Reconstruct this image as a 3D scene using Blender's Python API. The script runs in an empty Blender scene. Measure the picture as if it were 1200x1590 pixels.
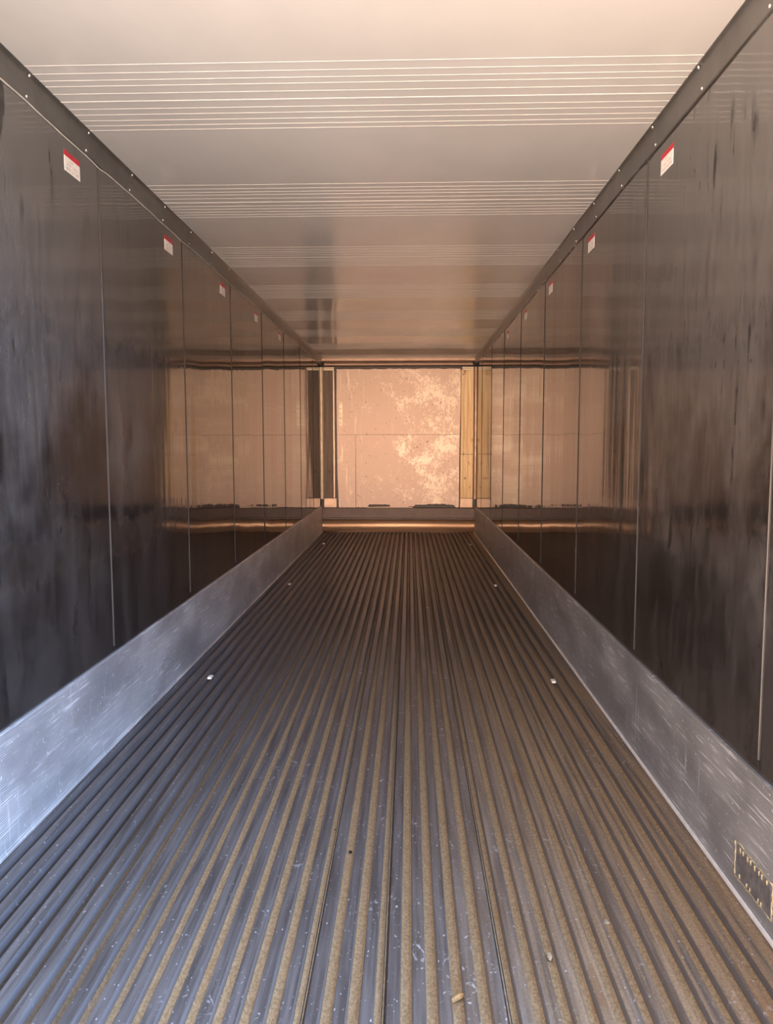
import bpy, bmesh, math, random
from mathutils import Vector, Matrix
random.seed(7)
C = bpy.context.scene.collection
sc = bpy.context.scene

# ---------------------------------------------------------------- camera, light, exposure
XL, XR = -1.3634, 1.0197        # inner faces of the side walls
YO, YB = 1.2, 11.778           # open rear end, front (far) wall
EYE = 1.383                     # camera height above the floor
H = 2.69                        # ceiling height
cam = bpy.data.cameras.new('camera')
co = bpy.data.objects.new('camera', cam); C.objects.link(co); sc.camera = co
cam.sensor_fit = 'HORIZONTAL'; cam.sensor_width = 36.0
cam.lens = 36.0 * 1168.64 / 1200.0
cam.clip_start = 0.02
pi_, ya_, ro_ = (math.radians(v) for v in (5.1951, 1.733, -0.0712))
fw = Vector((-math.sin(ya_) * math.cos(pi_), math.cos(ya_) * math.cos(pi_), -math.sin(pi_)))
rr = Vector((math.cos(ya_), math.sin(ya_), 0)); uu = rr.cross(fw)
r2 = rr * math.cos(ro_) + uu * math.sin(ro_); u2 = -rr * math.sin(ro_) + uu * math.cos(ro_)
M4 = Matrix(((r2.x, u2.x, -fw.x, 0), (r2.y, u2.y, -fw.y, 0), (r2.z, u2.z, -fw.z, EYE), (0, 0, 0, 1)))
co.matrix_world = M4

sc.view_settings.view_transform = 'Standard'
sc.view_settings.look = 'None'
sc.view_settings.gamma = 1.0
sc.view_settings.use_curve_mapping = False
sc.view_settings.exposure = 0.0
cy = sc.cycles
cy.use_denoising = True
cy.max_bounces = 14; cy.diffuse_bounces = 7; cy.glossy_bounces = 8
cy.sample_clamp_indirect = 12.0
cy.caustics_reflective = True

# daylight outside the open doors: blue sky (brighter to the right), sunlit warm yard below, bright horizon band added to light the far end
SKY_HIGH = (0.44, 0.65, 1.05); SKY_K = 11.0
SKY_LEFT = (1.0, .86, .76)
YARD = (1.0, 0.74, 0.56); YARD_RIGHT = (.92, .80, .72); YARD_K = 7.6
HORIZON_FILL = (1.0, 0.66, 0.44); HOR_FILL_K = 43.0
w = bpy.data.worlds.new('daylight'); sc.world = w; w.use_nodes = True
wt = w.node_tree; wt.nodes.clear()
def wn(t, **k):
    n = wt.nodes.new(t)
    for a, b in k.items(): setattr(n, a, b)
    return n
def wmath(op, a, b=None, clamp=False):
    n = wn('ShaderNodeMath', operation=op); n.use_clamp = clamp
    for i, v in enumerate((a, b)):
        if v is None: continue
        if isinstance(v, (int, float)): n.inputs[i].default_value = v
        else: wt.links.new(v, n.inputs[i])
    return n.outputs[0]
def wmap(v, a, b, c, d):
    n = wn('ShaderNodeMapRange'); n.interpolation_type = 'SMOOTHSTEP'
    wt.links.new(v, n.inputs[0])
    for i, q in enumerate((a, b, c, d)): n.inputs[i + 1].default_value = q
    return n.outputs[0]
def wcol(col, k):
    n = wn('ShaderNodeVectorMath', operation='SCALE'); n.inputs[0].default_value = col
    wt.links.new(k, n.inputs['Scale']); return n.outputs[0]
tc = wn('ShaderNodeTexCoord'); sp = wn('ShaderNodeSeparateXYZ'); wt.links.new(tc.outputs['Generated'], sp.inputs[0])
dx, dz = sp.outputs[0], sp.outputs[2]
k_sky = wmath('MULTIPLY', wmap(dz, 0.0, 0.25, 0.0, 1.0), wmap(dx, -0.5, 0.8, 0.05 * SKY_K, 1.9 * SKY_K))
k_yard = wmath('MULTIPLY', wmap(dz, -0.02, 0.02, 1.0, 0.0), wmap(dx, -0.6, 0.6, 1.32 * YARD_K, 0.0))
k_yardr = wmath('MULTIPLY', wmap(dz, -0.02, 0.02, 1.0, 0.0), wmap(dx, -0.6, 0.6, 0.0, 0.78 * YARD_K))
k_hor_fill = wmath('MULTIPLY', wmap(wmath('ABSOLUTE', dz), 0.06, 0.24, 1.0, 0.0), wmap(wmath('ABSOLUTE', dx), 0.1, 0.45, HOR_FILL_K, 0.0))
def wadd(a, b):
    n = wn('ShaderNodeVectorMath', operation='ADD'); wt.links.new(a, n.inputs[0]); wt.links.new(b, n.inputs[1]); return n.outputs[0]
k_left = wmath('MULTIPLY', wmap(dz, 0.0, 0.25, 0.0, 1.0), wmap(dx, -0.6, 0.3, SKY_K * .22, 0.0))
tot = wadd(wadd(wcol(SKY_HIGH, k_sky), wadd(wcol(YARD, k_yard), wcol(YARD_RIGHT, k_yardr))), wadd(wcol(HORIZON_FILL, k_hor_fill), wcol(SKY_LEFT, k_left)))
bg = wn('ShaderNodeBackground'); wt.links.new(tot, bg.inputs['Color']); bg.inputs['Strength'].default_value = 1.0
wo = wn('ShaderNodeOutputWorld'); wt.links.new(bg.outputs[0], wo.inputs['Surface'])
w.cycles.sampling_method = 'MANUAL'; w.cycles.sample_map_resolution = 512
# ---------------------------------------------------------------- material helper
class Mat:
    def __init__(s, name, base=(.5, .5, .5), rough=.5, metal=0., ior=1.5, spec=None):
        s.m = bpy.data.materials.new(name); s.m.use_nodes = True
        s.t = s.m.node_tree; s.b = s.t.nodes['Principled BSDF']
        s.set('Base Color', base); s.set('Roughness', rough); s.set('Metallic', metal); s.set('IOR', ior)
        if spec is not None: s.set('Specular IOR Level', spec)
        s.tc = s.n('ShaderNodeTexCoord'); s.pos = s.tc.outputs['Object']
        sx = s.n('ShaderNodeSeparateXYZ'); s.l(s.pos, sx.inputs[0]); s.x, s.y, s.z = sx.outputs
    def n(s, t, **k):
        n = s.t.nodes.new(t)
        for a, b in k.items(): setattr(n, a, b)
        return n
    def l(s, a, b): s.t.links.new(a, b)
    def set(s, k, v):
        i = s.b.inputs[k]
        if hasattr(v, 'is_linked') or hasattr(v, 'links'): s.l(v, i)
        elif isinstance(v, (tuple, list)): i.default_value = (*v, 1.0) if len(v) == 3 else v
        else: i.default_value = v
    def noise(s, scale, vec=(1, 1, 1), detail=3, rough=.55, off=(0, 0, 0), dist=0.):
        mp = s.n('ShaderNodeMapping'); s.l(s.pos, mp.inputs[0]); mp.inputs['Scale'].default_value = vec; mp.inputs['Location'].default_value = off
        nn = s.n('ShaderNodeTexNoise'); s.l(mp.outputs[0], nn.inputs['Vector'])
        nn.inputs['Scale'].default_value = scale; nn.inputs['Detail'].default_value = detail; nn.inputs['Roughness'].default_value = rough
        nn.inputs['Distortion'].default_value = dist
        return nn.outputs[0]
    def math(s, op, a, b=None, c=None):
        n = s.n('ShaderNodeMath', operation=op)
        for i, v in enumerate((a, b, c)):
            if v is None: continue
            if isinstance(v, (int, float)): n.inputs[i].default_value = v
            else: s.l(v, n.inputs[i])
        return n.outputs[0]
    def ramp(s, v, a, b, c=0., d=1., smooth=True):
        n = s.n('ShaderNodeMapRange')
        if smooth: n.interpolation_type = 'SMOOTHSTEP'
        s.l(v, n.inputs[0])
        for i, q in enumerate((a, b, c, d)): n.inputs[i + 1].default_value = q
        return n.outputs[0]
    def mix(s, f, a, b):
        n = s.n('ShaderNodeMix', data_type='RGBA')
        if isinstance(f, (int, float)): n.inputs[0].default_value = f
        else: s.l(f, n.inputs[0])
        for i, v in ((6, a), (7, b)):
            if isinstance(v, (tuple, list)): n.inputs[i].default_value = (*v, 1.0)
            else: s.l(v, n.inputs[i])
        return n.outputs[2]
    def bump(s, h, dist, strength=1.0, prev=None):
        n = s.n('ShaderNodeBump'); s.l(h, n.inputs['Height']); n.inputs['Distance'].default_value = dist; n.inputs['Strength'].default_value = strength
        if prev is not None: s.l(prev, n.inputs['Normal'])
        return n.outputs[0]

def plain(name, base, rough=.5, metal=0., ior=1.5, var=.12, vs=9.):
    m = Mat(name, base, rough, metal, ior)
    n = m.noise(vs, detail=4)
    m.set('Base Color', m.mix(m.ramp(n, .3, .7), tuple(c * (1 - var) for c in base), tuple(min(1, c * (1 + var)) for c in base)))
    return m.m

# dark glossy side wall panels
def wall_material(side):
    m = Mat('dark_wall_' + side, (.03, .024, .022), .1, 0., 2.4)
    o = (0, 0, 0) if side == 'left' else (3, 17, 5)
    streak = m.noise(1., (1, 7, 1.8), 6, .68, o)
    blotch = m.noise(1., (1, 2.2, 1.8), 5, .65, (o[0], o[1] + 9, 2))
    dash = m.noise(1., (1, 16, 3.2), 4, .55, (o[0], o[1] + 3, 8))
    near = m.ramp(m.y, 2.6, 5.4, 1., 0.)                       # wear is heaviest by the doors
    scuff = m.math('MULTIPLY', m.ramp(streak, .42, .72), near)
    dark = m.math('MULTIPLY', m.ramp(dash, .56, .68), m.ramp(blotch, .42, .6))
    dark = m.math('MULTIPLY', dark, near)
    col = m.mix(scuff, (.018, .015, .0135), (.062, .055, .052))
    col = m.mix(m.math('MULTIPLY', m.ramp(blotch, .4, .65), near), col, (.045, .040, .038))
    worn_lit = m.ramp(m.math('ADD', m.z, m.math('MULTIPLY', m.math('SUBTRACT', blotch, .5), 2.4)), .95, 1.75)      # brighter light on the upper wall painted into the colour, mixed with rubbed wear
    worn_lit = m.math('MULTIPLY', worn_lit, m.ramp(m.y, 2.9, 5.2, 1., .1))
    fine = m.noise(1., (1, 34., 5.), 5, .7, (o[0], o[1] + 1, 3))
    worn_lit = m.math('MULTIPLY', worn_lit, m.ramp(fine, .25, .65, .5, 1.))
    col = m.mix(worn_lit, col, (.105, .098, .095))
    nick = m.math('MULTIPLY', m.ramp(m.noise(1., (1, 44., 13.), 5, .7, (o[0], o[1] + 6, 1)), .56, .68, 0., .8), m.ramp(m.noise(1., (1, 1.3, 1.6), 2, .5, (o[0], o[1] + 2, 5)), .45, .6))
    nick = m.math('MULTIPLY', nick, m.ramp(m.y, 3.2, 5.0, 1., 0.))
    dark = m.math('MAXIMUM', dark, nick)
    col = m.mix(dark, col, (.010, .009, .009))
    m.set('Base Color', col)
    rg = m.math('ADD', m.ramp(near, 0., 1., .03, .07, False), m.math('MULTIPLY', scuff, .12))
    rg = m.math('ADD', rg, m.math('MULTIPLY', dark, .25))
    m.set('Roughness', rg)
    m.set('Specular IOR Level', m.math('SUBTRACT', .5, m.math('MULTIPLY', dark, .3)))
    w1 = m.noise(1., (1, 1.3, .55), 1, .4, (o[0], o[1], 1))
    w2 = m.noise(1., (1, 7., .45), 2, .5, (o[0], o[1], 4))
    grain = m.noise(1., (1, 90., 5.), 2, .5)
    ring = m.noise(1., (1, 3.2, 3.2), 2, .5, (o[0], 5 + o[1], 4), dist=.6)
    b = m.bump(w1, .016)
    b = m.bump(w2, .0022, 1., b)
    b = m.bump(grain, .00012, 1., b)
    m.set('Normal', b)
    return m.m

def kick_material(side):
    m = Mat('scratched_aluminium_' + side, (.45, .44, .45), .34, .75, 1.5)
    side_shade = 1. if side == 'left' else .66  # dimmer light on the right plate painted in as a darker colour
    o = 0. if side == 'left' else 13.
    vs = m.noise(1., (1, 55., 3.), 3, .6, (0, o, 0))
    ds = m.noise(1., (1, 5., 150.), 3, .6, (0, o, 2))
    sp_ = m.noise(1., (1, 60., 70.), 3, .6, (0, o, 5))
    big = m.noise(1., (1, 2.2, 5.), 4, .6, (0, o, 7))
    sv = m.math('MULTIPLY', m.ramp(vs, .60, .70), m.ramp(m.noise(1., (1, 3., 2.), 2, .5, (0, o, 3)), .42, .58)); sd = m.math('MULTIPLY', m.ramp(ds, .55, .68), m.ramp(big, .42, .55)); ss = m.ramp(sp_, .64, .70)
    s_ = m.math('MAXIMUM', m.math('MULTIPLY', sv, .55), m.math('MAXIMUM', sd, ss))
    wv = m.math('SINE', m.math('MULTIPLY', m.z, 2 * math.pi / .0085))
    col = m.mix(m.ramp(big, .3, .7), tuple(side_shade * c for c in (.60, .59, .60)), tuple(side_shade * c for c in (.88, .87, .88)))
    worn_lit = m.math('MULTIPLY', m.ramp(wv, -.3, .9), m.ramp(m.noise(1., (1, 1.7, 3.1), 3, .6, (0, o, 11)), .35, .6, .15, .8))
    col = m.mix(worn_lit, m.mix(.35, col, (0., 0., 0.)), m.mix(.12, col, (1., 1., 1.)))
    col = m.mix(s_, col, (.86, .86, .88))
    m.set('Base Color', col)
    m.set('Roughness', m.ramp(big, .3, .7, .30, .46))
    m.set('Metallic', m.math('SUBTRACT', .45, m.math('MULTIPLY', s_, .25)))
    b = m.bump(wv, .0005, .8)
    b = m.bump(m.math('MAXIMUM', vs, sp_), .0006, .6, b)
    m.set('Normal', b)
    return m.m

def floor_material():
    m = Mat('worn_aluminium_decking', (.3, .29, .3), .42, .7, 1.5)
    big = m.noise(1., (4, 1.2, 1), 4, .6)
    fine = m.noise(1., (70, 55, 40), 4, .65)
    long_ = m.noise(1., (60, 2.5, 1), 3, .6)
    fleck = m.noise(1., (95, 60, 30), 2, .5, (4, 2, 0))
    curl = m.noise(1., (26, 20, 6), 3, .6, (1, 7, 2), dist=1.8)
    top = m.mix(m.ramp(long_, .3, .7), (.092, .076, .069), (.172, .149, .138))
    top = m.mix(m.math('MULTIPLY', m.ramp(fleck, .66, .73), .8), top, (.62, .60, .60))
    patch = m.math('MULTIPLY', m.ramp(m.noise(1., (3, 2.2, 1), 2, .5, (9, 3, 0)), .50, .62), m.ramp(m.x, -.8, -.4))
    top = m.mix(m.math('MULTIPLY', m.math('MULTIPLY', m.ramp(curl, .60, .68), patch), .7), top, (.62, .59, .57))
    # dry tan dirt lying in the channels, thicker to the right, creeping over the rib tops by the right wall
    low = m.ramp(m.z, -.024, -.006, 1., 0.)
    right = m.math('ADD', m.ramp(m.x, -1.15, -.55, 0., 1.), m.math('MULTIPLY', m.ramp(m.z, -1, 1), 0.))
    dirt_l = m.math('MULTIPLY', low, m.math('MULTIPLY', right, m.ramp(big, .10, .35, .55, 1.)))
    dirt_l = m.math('MULTIPLY', dirt_l, m.ramp(m.y, 3.2, 7.5, 1., .15))
    creep = m.math('MULTIPLY', m.ramp(m.x, -.1, .6, 0., .72), m.ramp(m.noise(1., (34, .7, 20), 5, .7, (2, 2, 2)), .36, .60, .25, 1.))
    creep = m.math('MULTIPLY', creep, m.ramp(m.z, -.018, -.004, .2, 1.))
    geo = m.n('ShaderNodeNewGeometry'); sn = m.n('ShaderNodeSeparateXYZ'); m.l(geo.outputs['True Normal'], sn.inputs[0])
    d = m.math('MULTIPLY', m.math('MAXIMUM', dirt_l, creep), m.ramp(sn.outputs[2], .25, .7))     # dust settles on what faces up
    dc = m.mix(m.ramp(m.noise(1., (150, 110, 80), 4, .7), .3, .7), (.24, .145, .066), (.45, .292, .152))
    rust = m.ramp(m.noise(1., (12, 3., 3.), 3, .5, (6, 1, 0)), .66, .74)
    dc = m.mix(m.math('MULTIPLY', rust, .6), dc, (.30, .135, .035))
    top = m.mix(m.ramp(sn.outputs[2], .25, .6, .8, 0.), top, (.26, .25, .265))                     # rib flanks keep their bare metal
    groove_shade = m.math('MULTIPLY', m.ramp(m.z, -.026, -.012, .85, 0.), m.ramp(sn.outputs[2], .3, .7))
    top = m.mix(groove_shade, top, (.045, .032, .025))  # shadow inside the channels painted as a dark tone on their bottoms
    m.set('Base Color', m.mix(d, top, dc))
    m.set('Metallic', m.math('MULTIPLY', m.math('SUBTRACT', 1., d), .40))
    m.set('Roughness', m.math('ADD', m.ramp(long_, .3, .7, .34, .48), m.math('MULTIPLY', d, .42)))
    grit = m.noise(1., (260, 200, 160), 2, .6)
    b = m.bump(grit, .0007, .6)
    b = m.bump(curl, .0006, .5, b)
    m.set('Normal', b)
    return m.m

def ceiling_material():
    m = Mat('white_ceiling_sheet', (.74, .72, .70), .16, 0., 1.5)
    n1 = m.noise(1., (1.5, .9, 1), 4, .6)
    n2 = m.noise(1., (6, 40, 1), 2, .5)
    m.set('Base Color', m.mix(m.ramp(n1, .3, .7), (.55, .54, .53), (.605, .595, .585)))
    m.set('Roughness', m.ramp(n1, .3, .7, .10, .2))
    b = m.bump(m.noise(1., (1.6, 1., 1), 1, .4), .006)
    b = m.bump(m.noise(1., (5., 3., 1), 2, .5), .0012, 1., b)
    m.set('Normal', b)
    return m.m

def sheet_material(name, off):
    m = Mat(name, (.66, .47, .37), .32, .06, 1.5)
    p = m.noise(1., (3.2, 1, 3.0), 5, .65, off)
    q = m.noise(1., (16, 1, 11), 4, .65, off)
    v = m.noise(1., (26, 1, 2.2), 4, .6, off)
    speck = m.noise(1., (24, 1, 20), 3, .5, (off[0] + 3, 0, 4))
    right = m.ramp(m.x, -.45, .45, .0, .07)
    q2 = m.noise(1., (52, 1, 34), 3, .6, off)
    mixn = m.math('ADD', m.math('MULTIPLY', p, .42), m.math('ADD', m.math('MULTIPLY', q, .28), m.math('MULTIPLY', q2, .30)))
    g = m.ramp(m.math('ADD', mixn, right), .535, .63)
    st = m.math('MULTIPLY', m.ramp(v, .58, .68), m.ramp(m.x, -1.0, -.6, 1., .15))
    g = m.math('MULTIPLY', m.math('MAXIMUM', g, st), .75)
    col = m.mix(g, (.70, .51, .41), (.92, .77, .60))  # highlight glints painted into the base colour, more of them to the right
    col = m.mix(m.math('MULTIPLY', m.ramp(speck, .66, .72), .6), col, (.34, .22, .15))
    m.set('Base Color', col)
    m.set('Roughness', m.ramp(g, 0, 1, .5, .36))
    m.set('Normal', m.bump(q, .004, .35))
    return m.m

def wood_material(name, a, b_, knot, off=(0, 0, 0)):
    m = Mat(name, a, .6, 0., 1.45)
    g = m.noise(1., (46, 1, 1.6), 4, .6, off)
    k = m.noise(1., (15, 1, 9), 3, .5, (off[0] + 5, 0, off[2] + 2))
    col = m.mix(m.ramp(g, .3, .7), a, b_)
    col = m.mix(m.math('MULTIPLY', m.ramp(k, .64, .72), .75), col, knot)
    m.set('Base Color', col); m.set('Normal', m.bump(g, .002, .4))
    return m.m

def roll_material():
    m = Mat('polished_curb_metal', (.92, .61, .39), .52, .8)
    m.set('Anisotropic', .92); m.set('Anisotropic Rotation', .25)
    tg = m.n('ShaderNodeTangent', direction_type='RADIAL', axis='X'); m.l(tg.outputs[0], m.b.inputs['Tangent'])
    br = m.noise(1., (420., 3, 3), 2, .5)
    m.set('Normal', m.bump(br, .0011, 1.))
    return m.m

MT = dict(
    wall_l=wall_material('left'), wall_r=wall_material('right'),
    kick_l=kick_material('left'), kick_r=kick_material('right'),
    floor=floor_material(), ceil=ceiling_material(),
    sheet_a=sheet_material('scuffed_glint_sheet_upper', (0, 0, 0)), sheet_b=sheet_material('scuffed_glint_sheet_left', (7, 0, 3)), sheet_c=sheet_material('scuffed_glint_sheet_lower', (11, 0, 6)),
    cove=plain('grey_cove_metal', (.15, .145, .14), .30, .55, var=.1),
    bead=plain('pale_sealant', (.55, .52, .49), .45),
    seam=plain('dark_joint_strip', (.06, .055, .052), .2, .1),
    rivet=plain('bright_rivet', (.85, .84, .83), .25, .6),
    white=plain('sticker_white', (.91, .90, .88), .45, var=.03),
    red=plain('sticker_red', (.55, .02, .04), .4, var=.06),
    ink=plain('sticker_print', (.52, .36, .34), .5, var=.05),
    backwall=plain('dark_front_wall', (.035, .022, .017), .5),
    board=wood_material('weathered_dark_board', (.10, .07, .053), (.17, .12, .09), (.045, .03, .022)),
    ply=wood_material('yellow_plywood', (.72, .47, .23), (.96, .76, .48), (.40, .21, .09), (3, 0, 8)),
    brown=plain('brown_sheet_metal', (.25, .16, .115), .4, .3),
    flange=plain('dark_brown_flange', (.095, .060, .043), .42, .2),
    roll=roll_material(),
    pale=plain('pale_strip', (.80, .66, .50), .4, .1),
    tan=plain('tan_plate', (.40, .275, .20), .4, .3),
    lip=plain('bare_aluminium_lip', (.84, .80, .75), .4, .25, var=.08, vs=25),
    clip=plain('cream_clip', (.88, .82, .74), .4, var=.03),
    leaf=plain('dry_leaf', (.52, .30, .12), .7, var=.25, vs=90),
    black=plain('black_crumb', (.012, .011, .011), .7),
    crumb=plain('pale_crumb', (.42, .32, .21), .8, var=.25, vs=150),
    patch=plain('dark_patch_plate', (.30, .29, .295), .4, .6, var=.25, vs=30),
    yellow=plain('yellow_sealant', (.44, .37, .235), .6, var=.25, vs=120),
)

# ---------------------------------------------------------------- mesh helpers
def link(name, bm, mat, parent=None, smooth=False, bevel=0.):
    me = bpy.data.meshes.new(name)
    bmesh.ops.recalc_face_normals(bm, faces=bm.faces[:])
    bm.to_mesh(me); bm.free()
    me.materials.append(MT[mat] if isinstance(mat, str) else mat)
    if smooth:
        for p in me.polygons: p.use_smooth = True
    o = bpy.data.objects.new(name, me); C.objects.link(o)
    if parent: o.parent = parent
    if bevel:
        b = o.modifiers.new('bevel', 'BEVEL'); b.width = bevel; b.segments = 2; b.limit_method = 'ANGLE'
    return o
def box(bm, x0, x1, y0, y1, z0, z1):
    v = [bm.verts.new((x, y, z)) for x in (x0, x1) for y in (y0, y1) for z in (z0, z1)]
    for f in ((0, 1, 3, 2), (4, 6, 7, 5), (0, 4, 5, 1), (2, 3, 7, 6), (0, 2, 6, 4), (1, 5, 7, 3)):
        bm.faces.new([v[i] for i in f])
    return bm
def sweep(bm, prof, axis, a, b, steps=1, closed=True):
    """prof = closed outline; 'y' takes (x, z), 'x' takes (y, z)"""
    rings = []
    for i in range(steps + 1):
        t = a + (b - a) * i / steps
        rings.append([bm.verts.new((p[0], t, p[1]) if axis == 'y' else (t, p[0], p[1])) for p in prof])
    n = len(prof)
    for A, B in zip(rings, rings[1:]):
        for i in range(n):
            bm.faces.new((A[i], A[(i + 1) % n], B[(i + 1) % n], B[i]))
    for R_ in (rings[0], rings[-1]):
        f = bm.faces.new(R_)
    return bm
def slab(bm, outline, y0, y1):
    """outline in (x, z), extruded in y"""
    A = [bm.verts.new((x, y0, z)) for x, z in outline]; B = [bm.verts.new((x, y1, z)) for x, z in outline]
    n = len(outline)
    bm.faces.new(A); bm.faces.new(list(reversed(B)))
    for i in range(n): bm.faces.new((A[i], A[(i + 1) % n], B[(i + 1) % n], B[i]))
    return bm
def tube(bm, pts, r, n=6):
    rings = []
    for i, p in enumerate(pts):
        d = (pts[min(i + 1, len(pts) - 1)] - pts[max(i - 1, 0)]).normalized()
        s = d.cross(Vector((0, 0, 1)) if abs(d.z) < .9 else Vector((1, 0, 0))).normalized(); u = s.cross(d)
        rad = r(i) if callable(r) else r
        rings.append([bm.verts.new(p + (s * math.cos(2 * math.pi * k / n) + u * math.sin(2 * math.pi * k / n)) * rad) for k in range(n)])
    for A, B in zip(rings, rings[1:]):
        for k in range(n): bm.faces.new((A[k], A[(k + 1) % n], B[(k + 1) % n], B[k]))
    bm.faces.new(rings[0]); bm.faces.new(rings[-1])
    return bm
def struct(name, bm, mat, **k):
    o = link(name, bm, mat, **k); o['kind'] = 'structure'; return o
def tag(o, label, cat, group=None):
    o['label'] = label; o['category'] = cat
    if group: o['group'] = group
    return o
def empty(name, loc, label, cat, group=None):
    o = bpy.data.objects.new(name, None); C.objects.link(o); o.location = loc; o.empty_display_size = .05
    return tag(o, label, cat, group)

# ---------------------------------------------------------------- floor: corrugated aluminium decking
P_, G0 = .0655, -.923            # channel pitch and one channel centre
DEP = .032
prof = [(XL, -.09), (XL, -.004)]
k0 = math.ceil((XL + .045 - G0) / P_); k1 = math.floor((XR - .045 - G0) / P_)
prof.append((G0 + k0 * P_ - .022, -.0005))
RIDGED = {10, 13, 18}
for k in range(k0, k1 + 1):
    c = G0 + k * P_
    pts = [(-.0184, -.0002), (-.0166, -.0020), (-.0156, -.024), (-.0140, -.0272), (-.007, -DEP)]
    prof += [(c + a, b) for a, b in pts]
    if k in RIDGED:
        s = -1 if k == 18 else 1
        rid = sorted([(s * .0005, -DEP), (s * .0016, -.020), (s * .0032, -.020), (s * .0042, -.028), (s * .0055, -.028), (s * .0066, -.018), (s * .0098, -.018), (s * .0140, -.0272)])
        if s < 0:
            prof = prof[:-2]
            prof += [(c + a, b) for a, b in rid]
            pts2 = [(.007, -DEP), (.0140, -.0272)]
        else:
            prof += [(c + a, b) for a, b in rid]
            pts2 = []
    else:
        pts2 = [(.007, -DEP), (.0140, -.0272)]
    prof += [(c + a, b) for a, b in pts2 + [(.0156, -.024), (.0166, -.0020), (.0184, -.0002)]]
prof.append((G0 + k1 * P_ + .022, -.0005)); prof += [(XR, -.004), (XR, -.09)]
bm = bmesh.new()
ra = [bm.verts.new((x, YO, z)) for x, z in prof]; rb = [bm.verts.new((x, YB, z)) for x, z in prof]
n = len(prof)
for i in range(n): bm.faces.new((ra[i], ra[(i + 1) % n], rb[(i + 1) % n], rb[i]))
bm.faces.new(ra); bm.faces.new(rb)
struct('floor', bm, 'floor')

# ---------------------------------------------------------------- ceiling: white sheet with bands of fine ridges
rl = [2.705, 2.763, 2.814, 2.858, 2.918, 2.982, 3.047, 3.098, 3.152, 3.201, 3.246]
prof = [(YO, H + .08), (YO, H)]
for k in range(-2, 8):
    for j, y in enumerate(rl):
        yy = y + 1.2192 * k
        if yy < YO + .03 or yy > YB - .05: continue
        wd, dp = (.0040, .0022) if j == 5 else (.0030, .0014)
        prof += [(yy - wd, H), (yy - wd * .55, H - dp * .75), (yy, H - dp), (yy + wd * .55, H - dp * .75), (yy + wd, H)]
prof += [(YB, H), (YB, H + .08)]
bm = bmesh.new()
ra = [bm.verts.new((XL - .06, y, z)) for y, z in prof]; rb = [bm.verts.new((XR + .06, y, z)) for y, z in prof]
n = len(prof)
for i in range(n): bm.faces.new((ra[i], ra[(i + 1) % n], rb[(i + 1) % n], rb[i]))
bm.faces.new(ra); bm.faces.new(rb)
struct('ceiling', bm, 'ceil')

# ---------------------------------------------------------------- side walls with their joint strips
KZ = .4232                       # height of the aluminium kick plate
COVZ = EYE + 1.2103              # lower edge of the cove
S0 = 3.3722
for side, X, s, m in (('left', XL, -1, 'wall_l'), ('right', XR, 1, 'wall_r')):
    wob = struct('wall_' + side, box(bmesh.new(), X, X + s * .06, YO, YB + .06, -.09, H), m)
    ks = range(0, 7) if side == 'left' else range(-1, 7)
    for k in ks:
        yy = S0 + 1.2192 * k
        if yy > YB - .05: continue
        bm = bmesh.new()
        z0 = KZ + .03 + .01 * (k % 2); z1 = COVZ + .002
        outline = [(yy - .0075, X), (yy - .0055, X - s * .0012), (yy - .0035, X - s * .0016), (yy - .0022, X - s * .0034), (yy, X - s * .0040), (yy + .0022, X - s * .0034), (yy + .0035, X - s * .0016), (yy + .0055, X - s * .0012), (yy + .0075, X)]
        A = [bm.verts.new((x, y, z0)) for y, x in outline]; B = [bm.verts.new((x, y, z1)) for y, x in outline]
        for i in range(len(outline)):
            j = (i + 1) % len(outline); bm.faces.new((A[i], A[j], B[j], B[i]))
        bm.faces.new(A); bm.faces.new(B)
        link('joint_strip', bm, 'seam', wob)
struct('wall_back', box(bmesh.new(), XL - .06, XR + .06, YB, YB + .08, -.09, H + .08), 'backwall')

# ---------------------------------------------------------------- kick plates
YE = YB - .13
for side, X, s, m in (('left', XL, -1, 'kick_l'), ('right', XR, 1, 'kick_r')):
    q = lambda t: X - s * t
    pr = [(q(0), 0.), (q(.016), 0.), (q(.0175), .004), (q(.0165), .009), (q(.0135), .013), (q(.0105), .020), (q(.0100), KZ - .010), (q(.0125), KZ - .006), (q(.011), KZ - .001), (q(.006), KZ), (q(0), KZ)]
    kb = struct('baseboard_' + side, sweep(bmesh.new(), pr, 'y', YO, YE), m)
    if side == 'right':      # bright bare lip where the plate meets the decking
        link('bottom_lip', sweep(bmesh.new(), [(q(.0150), .0005), (q(.0205), .0005), (q(.0208), .0045), (q(.0190), .0095), (q(.0140), .0135), (q(.0125), .0135)], 'y', YO, YE), 'lip', kb)

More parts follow.
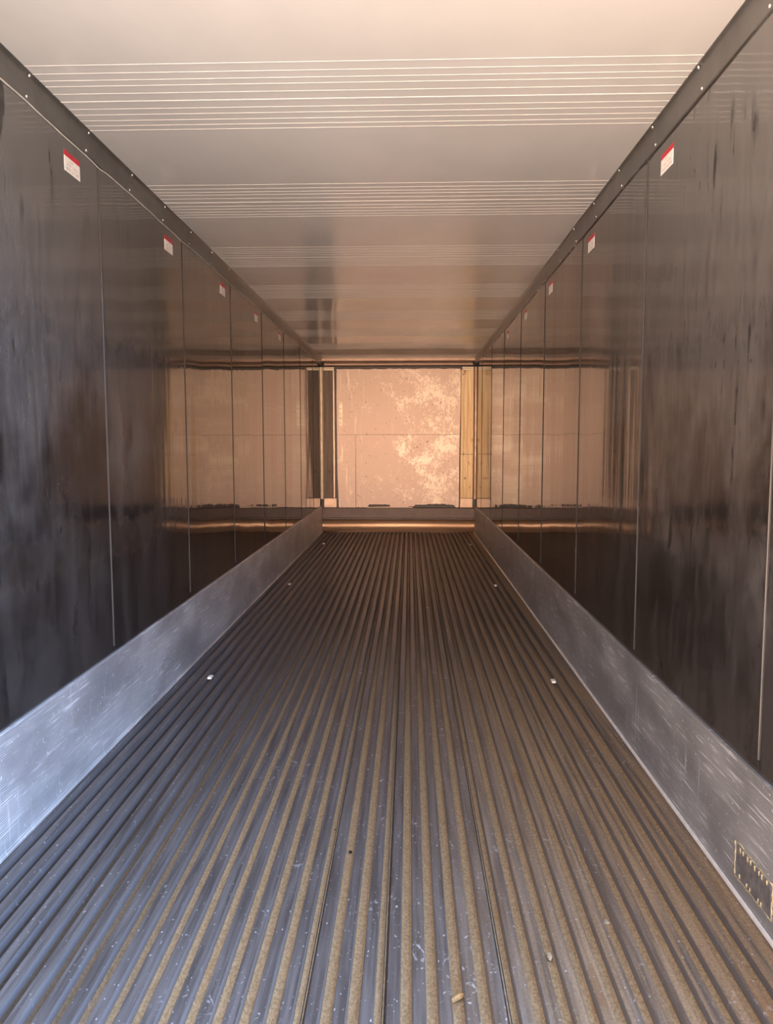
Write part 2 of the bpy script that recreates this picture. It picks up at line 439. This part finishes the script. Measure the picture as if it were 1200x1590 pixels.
# ---------------------------------------------------------------- cove trims along the ceiling, riveted
for num, X, s, y0 in ((1, XL, -1, 2.749), (2, XR, 1, 2.767)):
    q = lambda t: X - s * t
    zz = COVZ; T = H - zz
    inner = [(.0, zz), (.005, zz), (.0065, zz + .004), (.0065, zz + .030)]
    for i in range(1, 8):
        a = i / 8 * math.pi / 2
        inner.append((.0065 + .016 * (1 - math.cos(a)), zz + .030 + (T - .030 - .004) * math.sin(a) ** .85))
    inner += [(.024, H - .004), (.026, H)]
    pr = [(q(a), z) for a, z in inner] + [(q(0), H)]
    tr = struct('trim_%d' % num, sweep(bmesh.new(), pr, 'y', YO, YB), 'cove', smooth=False)
    link('end_gap_shade', box(bmesh.new(), min(q(.002), q(.05)), max(q(.002), q(.05)), YB - .082, YB - .071, H - .128, H - .058), 'black', tr, bevel=.004)  # black block standing in for the dark hole between cove and header
    # wavering bead of sealant along the lower edge
    pts = []
    N = 150
    rnd = random.Random(num)
    dips = [S0 + 1.2192 * k for k in range(-2, 8)]
    for i in range(N + 1):
        y = YO + (YB - YO - .02) * i / N
        dz = .0025 * math.sin(y * 5.1 + num) + rnd.uniform(-.0018, .0018) + sum(-.007 * math.exp(-((y - d) / .05) ** 2) for d in dips)
        pts.append(Vector((q(.0035), y, zz - .001 + dz)))
    link('sealant_bead', tube(bmesh.new(), pts, .0032 if num == 1 else .0026, 6), 'bead' if num == 1 else 'seam', tr, smooth=True)
    def rivet(x, y, z, nrm):
        bm = bmesh.new(); nrm = Vector(nrm).normalized()
        a = nrm.orthogonal().normalized(); b = nrm.cross(a)
        R0 = .0062; lev = [(R0, -.0004), (R0 * .95, .0012), (R0 * .6, .0030)]
        rings = [[bm.verts.new(Vector((x, y, z)) + (a * math.cos(t * math.pi / 4) + b * math.sin(t * math.pi / 4)) * r + nrm * h) for t in range(8)] for r, h in lev]
        for A, B in zip(rings, rings[1:]):
            for t in range(8): bm.faces.new((A[t], A[(t + 1) % 8], B[(t + 1) % 8], B[t]))
        bm.faces.new(rings[-1]); bm.faces.new(rings[0])
        link('rivet', bm, 'rivet', tr, smooth=True)
    for k in range(-2, 19):
        y = y0 + .4945 * k
        if y > YB - .1: break
        rivet(q(.0067), y, zz + .016, (-s, 0, 0))
        rivet(q(.0215), y - .003, H - .012, (-s, 0, -.35))

# ---------------------------------------------------------------- front (far) end
YF = YB - .075                   # front face of the bulkhead sheets
# header moulding under the ceiling
pr = [(YB, H), (YB - .03, H), (YB - .03, H - .035), (YB - .045, H - .045), (YB - .062, H - .06), (YB - .07, H - .085), (YB - .066, H - .105), (YB - .05, H - .120), (YB, H - .124)]
struct('trim_3', sweep(bmesh.new(), pr, 'x', XL, XR), 'brown', smooth=False)
# corner posts
for num, X, s in ((4, XL, -1), (5, XR, 1)):
    q = lambda t: X - s * t
    pr = [(q(0), YB), (q(0), YB - .10), (q(.006), YB - .10), (q(.016), YB - .092), (q(.024), YB - .08), (q(.030), YB - .06), (q(.031), YB)]
    bm = bmesh.new()
    A = [bm.verts.new((x, y, KZ + .10)) for x, y in pr]; B = [bm.verts.new((x, y, H - .135)) for x, y in pr]
    for i in range(len(pr)):
        j = (i + 1) % len(pr); bm.faces.new((A[i], A[j], B[j], B[i]))
    bm.faces.new(A); bm.faces.new(B)
    struct('trim_%d' % num, bm, 'pale' if num == 4 else 'tan')
# curb: sloped flange over a half-round roll
pr = [(YB, .385), (YB - .055, .385), (YB - .062, .376), (YB - .095, .232), (YB - .108, .226), (YB - .112, .208), (YB - .09, .202), (YB, .202)]
struct('trim_6', sweep(bmesh.new(), pr, 'x', XL, XR), 'flange')
pr = [(YB, .2015)]
for i in range(15):
    a = math.pi / 2 - math.pi * i / 14
    pr.append((YB - .070 - .055 * math.cos(a), .101 + .100 * math.sin(a)))
pr.append((YB, .001))
o = struct('baseboard_back', sweep(bmesh.new(), pr, 'x', XL, XR), 'roll', smooth=True)
for p in o.data.polygons:
    if abs(p.normal.x) > .9: p.use_smooth = False

def torn(x0, x1, z, amp, n, seed, notch=()):
    r = random.Random(seed); out = []
    for i in range(n + 1):
        x = x0 + (x1 - x0) * i / n
        dz = r.uniform(-amp, amp)
        for a, b, d in notch:
            if a <= x <= b: dz += d
        out.append((x, z + dz))
    return out
PX0, PX1, PSV = -1.121, .785, -.832
ZT, ZS, ZB = 2.524, 1.520, .392
T_ = .018
up = [(PX0, ZS + .002), (PX0 - .003, 2.1), (PX0, ZT)] + list(reversed(torn(PX0 + .05, PX1 - .02, ZT, .006, 24, 3))) [::-1] + [(PX1, ZT - .004), (PX1 + .003, 2.0), (PX1 - .006, ZS + .002)]
def batten(parent, x, z0, z1):
    link('batten', box(bmesh.new(), x - .02, x + .02, YF + T_, YB - .003, z0, z1), 'backwall', parent)
o = tag(link('bulkhead_sheet', slab(bmesh.new(), up, YF, YF + T_), 'sheet_a'), 'wide pinkish tan sheet forming the upper half of the far end wall', 'wall sheet', 'bulkhead sheets on the far wall')
batten(o, -.7, ZS + .1, ZT - .15); batten(o, .4, ZS + .1, ZT - .15)
lf = torn(PX0 + .03, PSV - .004, ZB - .006, .003, 6, 5)
lo = [(PX0, ZS - .002), (PX0 + .004, .9), (PX0 + .022, ZB)] + lf + [(PSV - .002, ZS - .002)]
o = tag(link('bulkhead_sheet', slab(bmesh.new(), lo, YF, YF + T_), 'sheet_b'), 'narrow pinkish tan sheet with pale vertical streaks, lower left of the far wall', 'wall sheet', 'bulkhead sheets on the far wall')
batten(o, -.98, ZB + .1, ZS - .1)
rt = torn(PSV + .004, PX1 - .03, ZB, .004, 46, 8, ((-.63, -.30, .045), (-.02, .10, .018), (.10, .72, .042), (.3, .55, .012)))
lo = [(PSV + .002, ZS - .002)] + rt + [(PX1 - .014, ZB + .02), (PX1 - .012, 1.), (PX1 - .008, ZS - .002)]
o = tag(link('bulkhead_sheet', slab(bmesh.new(), lo, YF, YF + T_), 'sheet_c'), 'large scuffed sheet with painted glints and a torn black bottom edge, lower right of the far wall', 'wall sheet', 'bulkhead sheets on the far wall')
batten(o, -.45, ZB + .1, ZS - .1); batten(o, .4, ZB + .1, ZS - .1)
link('staple_strip', box(bmesh.new(), -1.085, -1.035, YF - .001, YF + .001, 1.66, 2.02), 'pale', bpy.data.objects['bulkhead_sheet'])
for i in range(5):
    link('staple', box(bmesh.new(), -1.078, -1.052, YF - .003, YF, 1.70 + i * .072, 1.706 + i * .072), 'black', bpy.data.objects['bulkhead_sheet'])
# splinter left hanging under the torn edge
sl = [(-.66, .396), (-.5, .401), (-.3, .404), (-.05, .397), (.05, .401), (.06, .3875), (-.2, .3875), (-.5, .3865), (-.66, .3868)]
tag(link('sheet_splinter', slab(bmesh.new(), sl, YF - .013, YF - .002), 'sheet_c'), 'pale torn splinter lying on the curb under the black gap of the far wall', 'debris')
# boards at the two corners
tag(link('timber_board', slab(bmesh.new(), [(-1.330, .536), (-1.190, .534), (-1.189, 2.505), (-1.330, 2.507)], YB - .05, YB), 'board'), 'dark weathered upright board in the left corner of the far wall', 'board')
tag(link('edge_strip', slab(bmesh.new(), [(-1.181, .536), (-1.160, .536), (-1.160, 2.505), (-1.180, 2.505)], YB - .052, YB), 'tan'), 'narrow pale upright strip between the dark board and the tan sheets', 'strip')
tag(link('plywood_strip', slab(bmesh.new(), [(.797, 1.220), (.985, 1.220), (.985, 2.507), (.797, 2.505)], YB - .05, YB), 'ply'), 'yellow knotty plywood strip, upper piece in the right far corner', 'board', 'plywood strips in the right corner')
tag(link('plywood_strip', slab(bmesh.new(), [(.795, .536), (.985, .536), (.985, 1.214), (.796, 1.214)], YB - .051, YB), 'ply'), 'yellow plywood strip, lower piece in the right far corner', 'board', 'plywood strips in the right corner')
tag(link('corner_plate', slab(bmesh.new(), [(-1.331, .387), (-1.135, .387), (-1.135, .529), (-1.331, .529)], YB - .055, YB), 'tan', bevel=.003), 'small tan metal plate below the dark board in the left corner', 'plate')
tag(link('corner_plate', slab(bmesh.new(), [(.79, .387), (.986, .387), (.986, .529), (.79, .529)], YB - .055, YB), 'tan', bevel=.003), 'small tan metal plate below the yellow plywood in the right corner', 'plate')
for x0, x1, lab in ((-1.33, -1.165, 'pale double strip on top of the dark corner board'), (.81, .985, 'pale double strip on top of the yellow plywood')):
    r = empty('spacer_strip', ((x0 + x1) / 2, YB, 2.51), lab, 'strip', 'spacer strips under the header')
    for z0, z1 in ((2.510, 2.528), (2.536, 2.552)):
        bm = box(bmesh.new(), x0 - r.location.x, x1 - r.location.x, -.06, 0, z0 - 2.51, z1 - 2.51)
        link('strip', bm, 'pale', r)
    link('core', box(bmesh.new(), x0 - r.location.x + .01, x1 - r.location.x - .01, -.045, 0, .0, .045), 'backwall', r)

# ---------------------------------------------------------------- stickers
def word(bm, y, z, n, h, s, seed):
    r = random.Random(seed)
    for i in range(n):
        yy = y + i * h * .78
        for q in range(2):
            a = r.uniform(0, h * .45); 
            box(bm, -.0002, .0004, yy + a * .5, yy + a * .5 + h * .16, z, z + h * r.uniform(.7, 1))
        zz = z + h * r.choice((0, .42, .82))
        box(bm, -.0002, .0004, yy, yy + h * .55, zz, zz + h * .16)
order = ['nearest the door', 'second from the door', 'third from the door', 'fourth from the door', 'farthest from the door']
for side, X, s, ys in (('left', XL, -1, [3.046, 4.270, 5.506, 6.717, 7.936]), ('right', XR, 1, [3.060, 4.309, 5.525, 6.702, 7.925])):
    for i, y in enumerate(ys):
        r = empty('warning_sticker', (X, y, EYE + 1.080), '', 'sticker', 'warning stickers along the %s wall' % side)
        r['label'] = 'small white sticker with red top on the dark %s wall, %s' % (side, order[i])
        W_ = .140; q = lambda a: -s * a
        link('sheet', box(bmesh.new(), min(0, q(.0012)), max(0, q(.0012)), 0, W_, 0, .058), 'white', r)
        link('red_band', box(bmesh.new(), min(0, q(.0013)), max(0, q(.0013)), 0, W_, .058, .079), 'red', r)
        bm = bmesh.new()
        # letters run from the viewer's left to right
        for (a, z, n_, h) in ((.045, .042, 5, .009), (.028, .026, 4, .010), (.075, .026, 5, .010), (.014, .009, 6, .009), (.066, .009, 4, .009), (.100, .009, 4, .009)):
            word(bm, a if s < 0 else W_ - a - n_ * h * .78, z, n_, h, s, int(a * 1000) + n_)
        for v in bm.verts: v.co.x += q(.0013)
        link('printed_text', bm, 'ink', r)

# ---------------------------------------------------------------- repair patch on the right kick plate
px = XR - .0100
r = empty('repair_patch', (px, 2.015, .05), 'dark rectangular repair patch with yellow sealant edge on the right kick plate', 'patch')
def P2(u, v): return Vector((-.0035, u, v))
link('plate', box(bmesh.new(), -.0025, 0, .008, .226, .012, .106), 'patch', r, bevel=.001)
rn = random.Random(4)
corners = [(.0, .010), (.232, .004), (.236, .118), (-.004, .112), (.0, .010)]
pts = []
for (a, b) in zip(corners, corners[1:]):
    for i in range(14):
        t = i / 14
        pts.append(Vector((-.0022, a[0] + (b[0] - a[0]) * t + rn.uniform(-.0025, .0025), a[1] + (b[1] - a[1]) * t + rn.uniform(-.0022, .0022))))
pts.append(pts[0].copy())
bm = tube(bmesh.new(), pts, lambda i: .0022 + .0011 * math.sin(i * 1.7), 6)
link('sealant_edge', bm, 'yellow', r, smooth=True)
for i in range(8):
    u = .030 + i * .024 + rn.uniform(-.004, .004)
    link('sealant_dab', tube(bmesh.new(), [P2(u, .110), P2(u + .001, .100), P2(u, .095 - .003 * (i % 2))], lambda j: (.0030, .0026, .0012)[j], 6), 'yellow', r, smooth=True)
    if i % 3: link('sealant_dab', tube(bmesh.new(), [P2(u, .012), P2(u, .020 + .004 * (i % 2)), P2(u, .026)], lambda j: (.0030, .0026, .0012)[j], 6), 'yellow', r, smooth=True)

# ---------------------------------------------------------------- clips in the floor channels, crumbs, a leaf
def channel(x): return G0 + round((x - G0) / P_) * P_
for x, y, lab in ((-1.186, 4.356, 'cream floor clip near the left kick plate, nearest the door'), (.839, 4.335, 'cream floor clip near the right kick plate, nearest the door'),
                  (-1.186, 7.349, 'cream floor clip near the left kick plate, halfway down the floor'), (.835, 7.328, 'cream floor clip near the right kick plate, halfway down the floor'),
                  (-1.186, 10.381, 'cream floor clip near the left kick plate, by the far wall'), (.842, 10.323, 'cream floor clip near the right kick plate, by the far wall')):
    bm = box(bmesh.new(), -.0125, .0125, -.024, .024, -.0005, .012)
    bm2 = None
    o = link('floor_clip', bm, 'clip', bevel=.002); o.location = (channel(x), y, -.0115)
    tag(o, lab, 'clip', 'cream clips in the floor channels')
def crumb(x, y, z, s, mat, lab, seed, grp='crumbs on the floor', name='crumb'):
    bm = bmesh.new(); bmesh.ops.create_icosphere(bm, subdivisions=2, radius=1)
    r = random.Random(seed)
    for v in bm.verts: v.co = Vector((v.co.x * s[0], v.co.y * s[1], max(v.co.z, -.5) * s[2])) * r.uniform(.75, 1.15)
    mz = min(v.co.z for v in bm.verts)
    o = link(name, bm, mat, smooth=False); o.location = (x, y, z - mz)
    return tag(o, lab, 'debris', grp)
def gz(x):  # height of the decking under x
    d = abs(x - channel(x)); return -DEP if d < .010 else (-.0005 if d > .0155 else -.02)
lc = channel(-.198)
crumb(lc, 2.490, -DEP, (.006, .007, .005), 'black', 'tiny black crumb in a dirty channel left of centre, nearer the viewer', 1)
crumb(channel(-.25), 2.640, -DEP, (.005, .006, .004), 'black', 'tiny black crumb in the channel just beyond and left of the other', 2)
crumb(-.72 + .001, 2.60, gz(-.72), (.006, .008, .005), 'black', 'tiny black crumb on the bluish decking to the left', 3)
crumb(channel(.40), 1.965, -.0265, (.008, .018, .006), 'crumb', 'pale chip lying in a channel right of the leaf', 4)
crumb(channel(.0), 2.86, -DEP, (.004, .009, .004), 'leaf', 'pale wood chip in the channel straight ahead', 5)
crumb(.585, 2.13, gz(.585), (.010, .012, .004), 'crumb', 'small yellowish flake on the right-hand decking', 6)
# dry leaf
bm = bmesh.new()
N = 9
rows = []
for i in range(N + 1):
    t = i / N; wd = .0085 * math.sin(math.pi * min(1, t * 1.02)) ** .7 + .0006
    cx_ = -.024 + .05 * t; cyy = -.012 + .028 * t; cz = .004 + .007 * t
    rows.append([bm.verts.new((cx_ + e * wd * .45, cyy - e * wd * .9, cz + abs(e) * wd * .45 + (0 if lay else -.0008))) for lay in (1, 0) for e in (-1, -.5, 0, .5, 1)])
for A, B in zip(rows, rows[1:]):
    for i in range(4):
        bm.faces.new((A[i], A[i + 1], B[i + 1], B[i])); bm.faces.new((A[5 + i + 1], A[5 + i], B[5 + i], B[5 + i + 1]))
    bm.faces.new((A[0], B[0], B[5], A[5])); bm.faces.new((A[4], A[9], B[9], B[4]))
for R_ in (rows[0], rows[-1]):
    bm.faces.new((R_[0], R_[1], R_[2], R_[3], R_[4], R_[9], R_[8], R_[7], R_[6], R_[5]))
lo_ = empty('dry_leaf', (channel(.122), 1.80, -DEP), 'curled dry tan leaf lying in a dirty floor channel, bottom centre', 'leaf')
link('blade', bm, 'leaf', lo_, smooth=True)
link('stem', tube(bmesh.new(), [Vector((-.024, -.012, .0038)), Vector((-.030, -.013, .003)), Vector((-.036, -.011, .002))], .0011, 6), 'leaf', lo_, smooth=True)
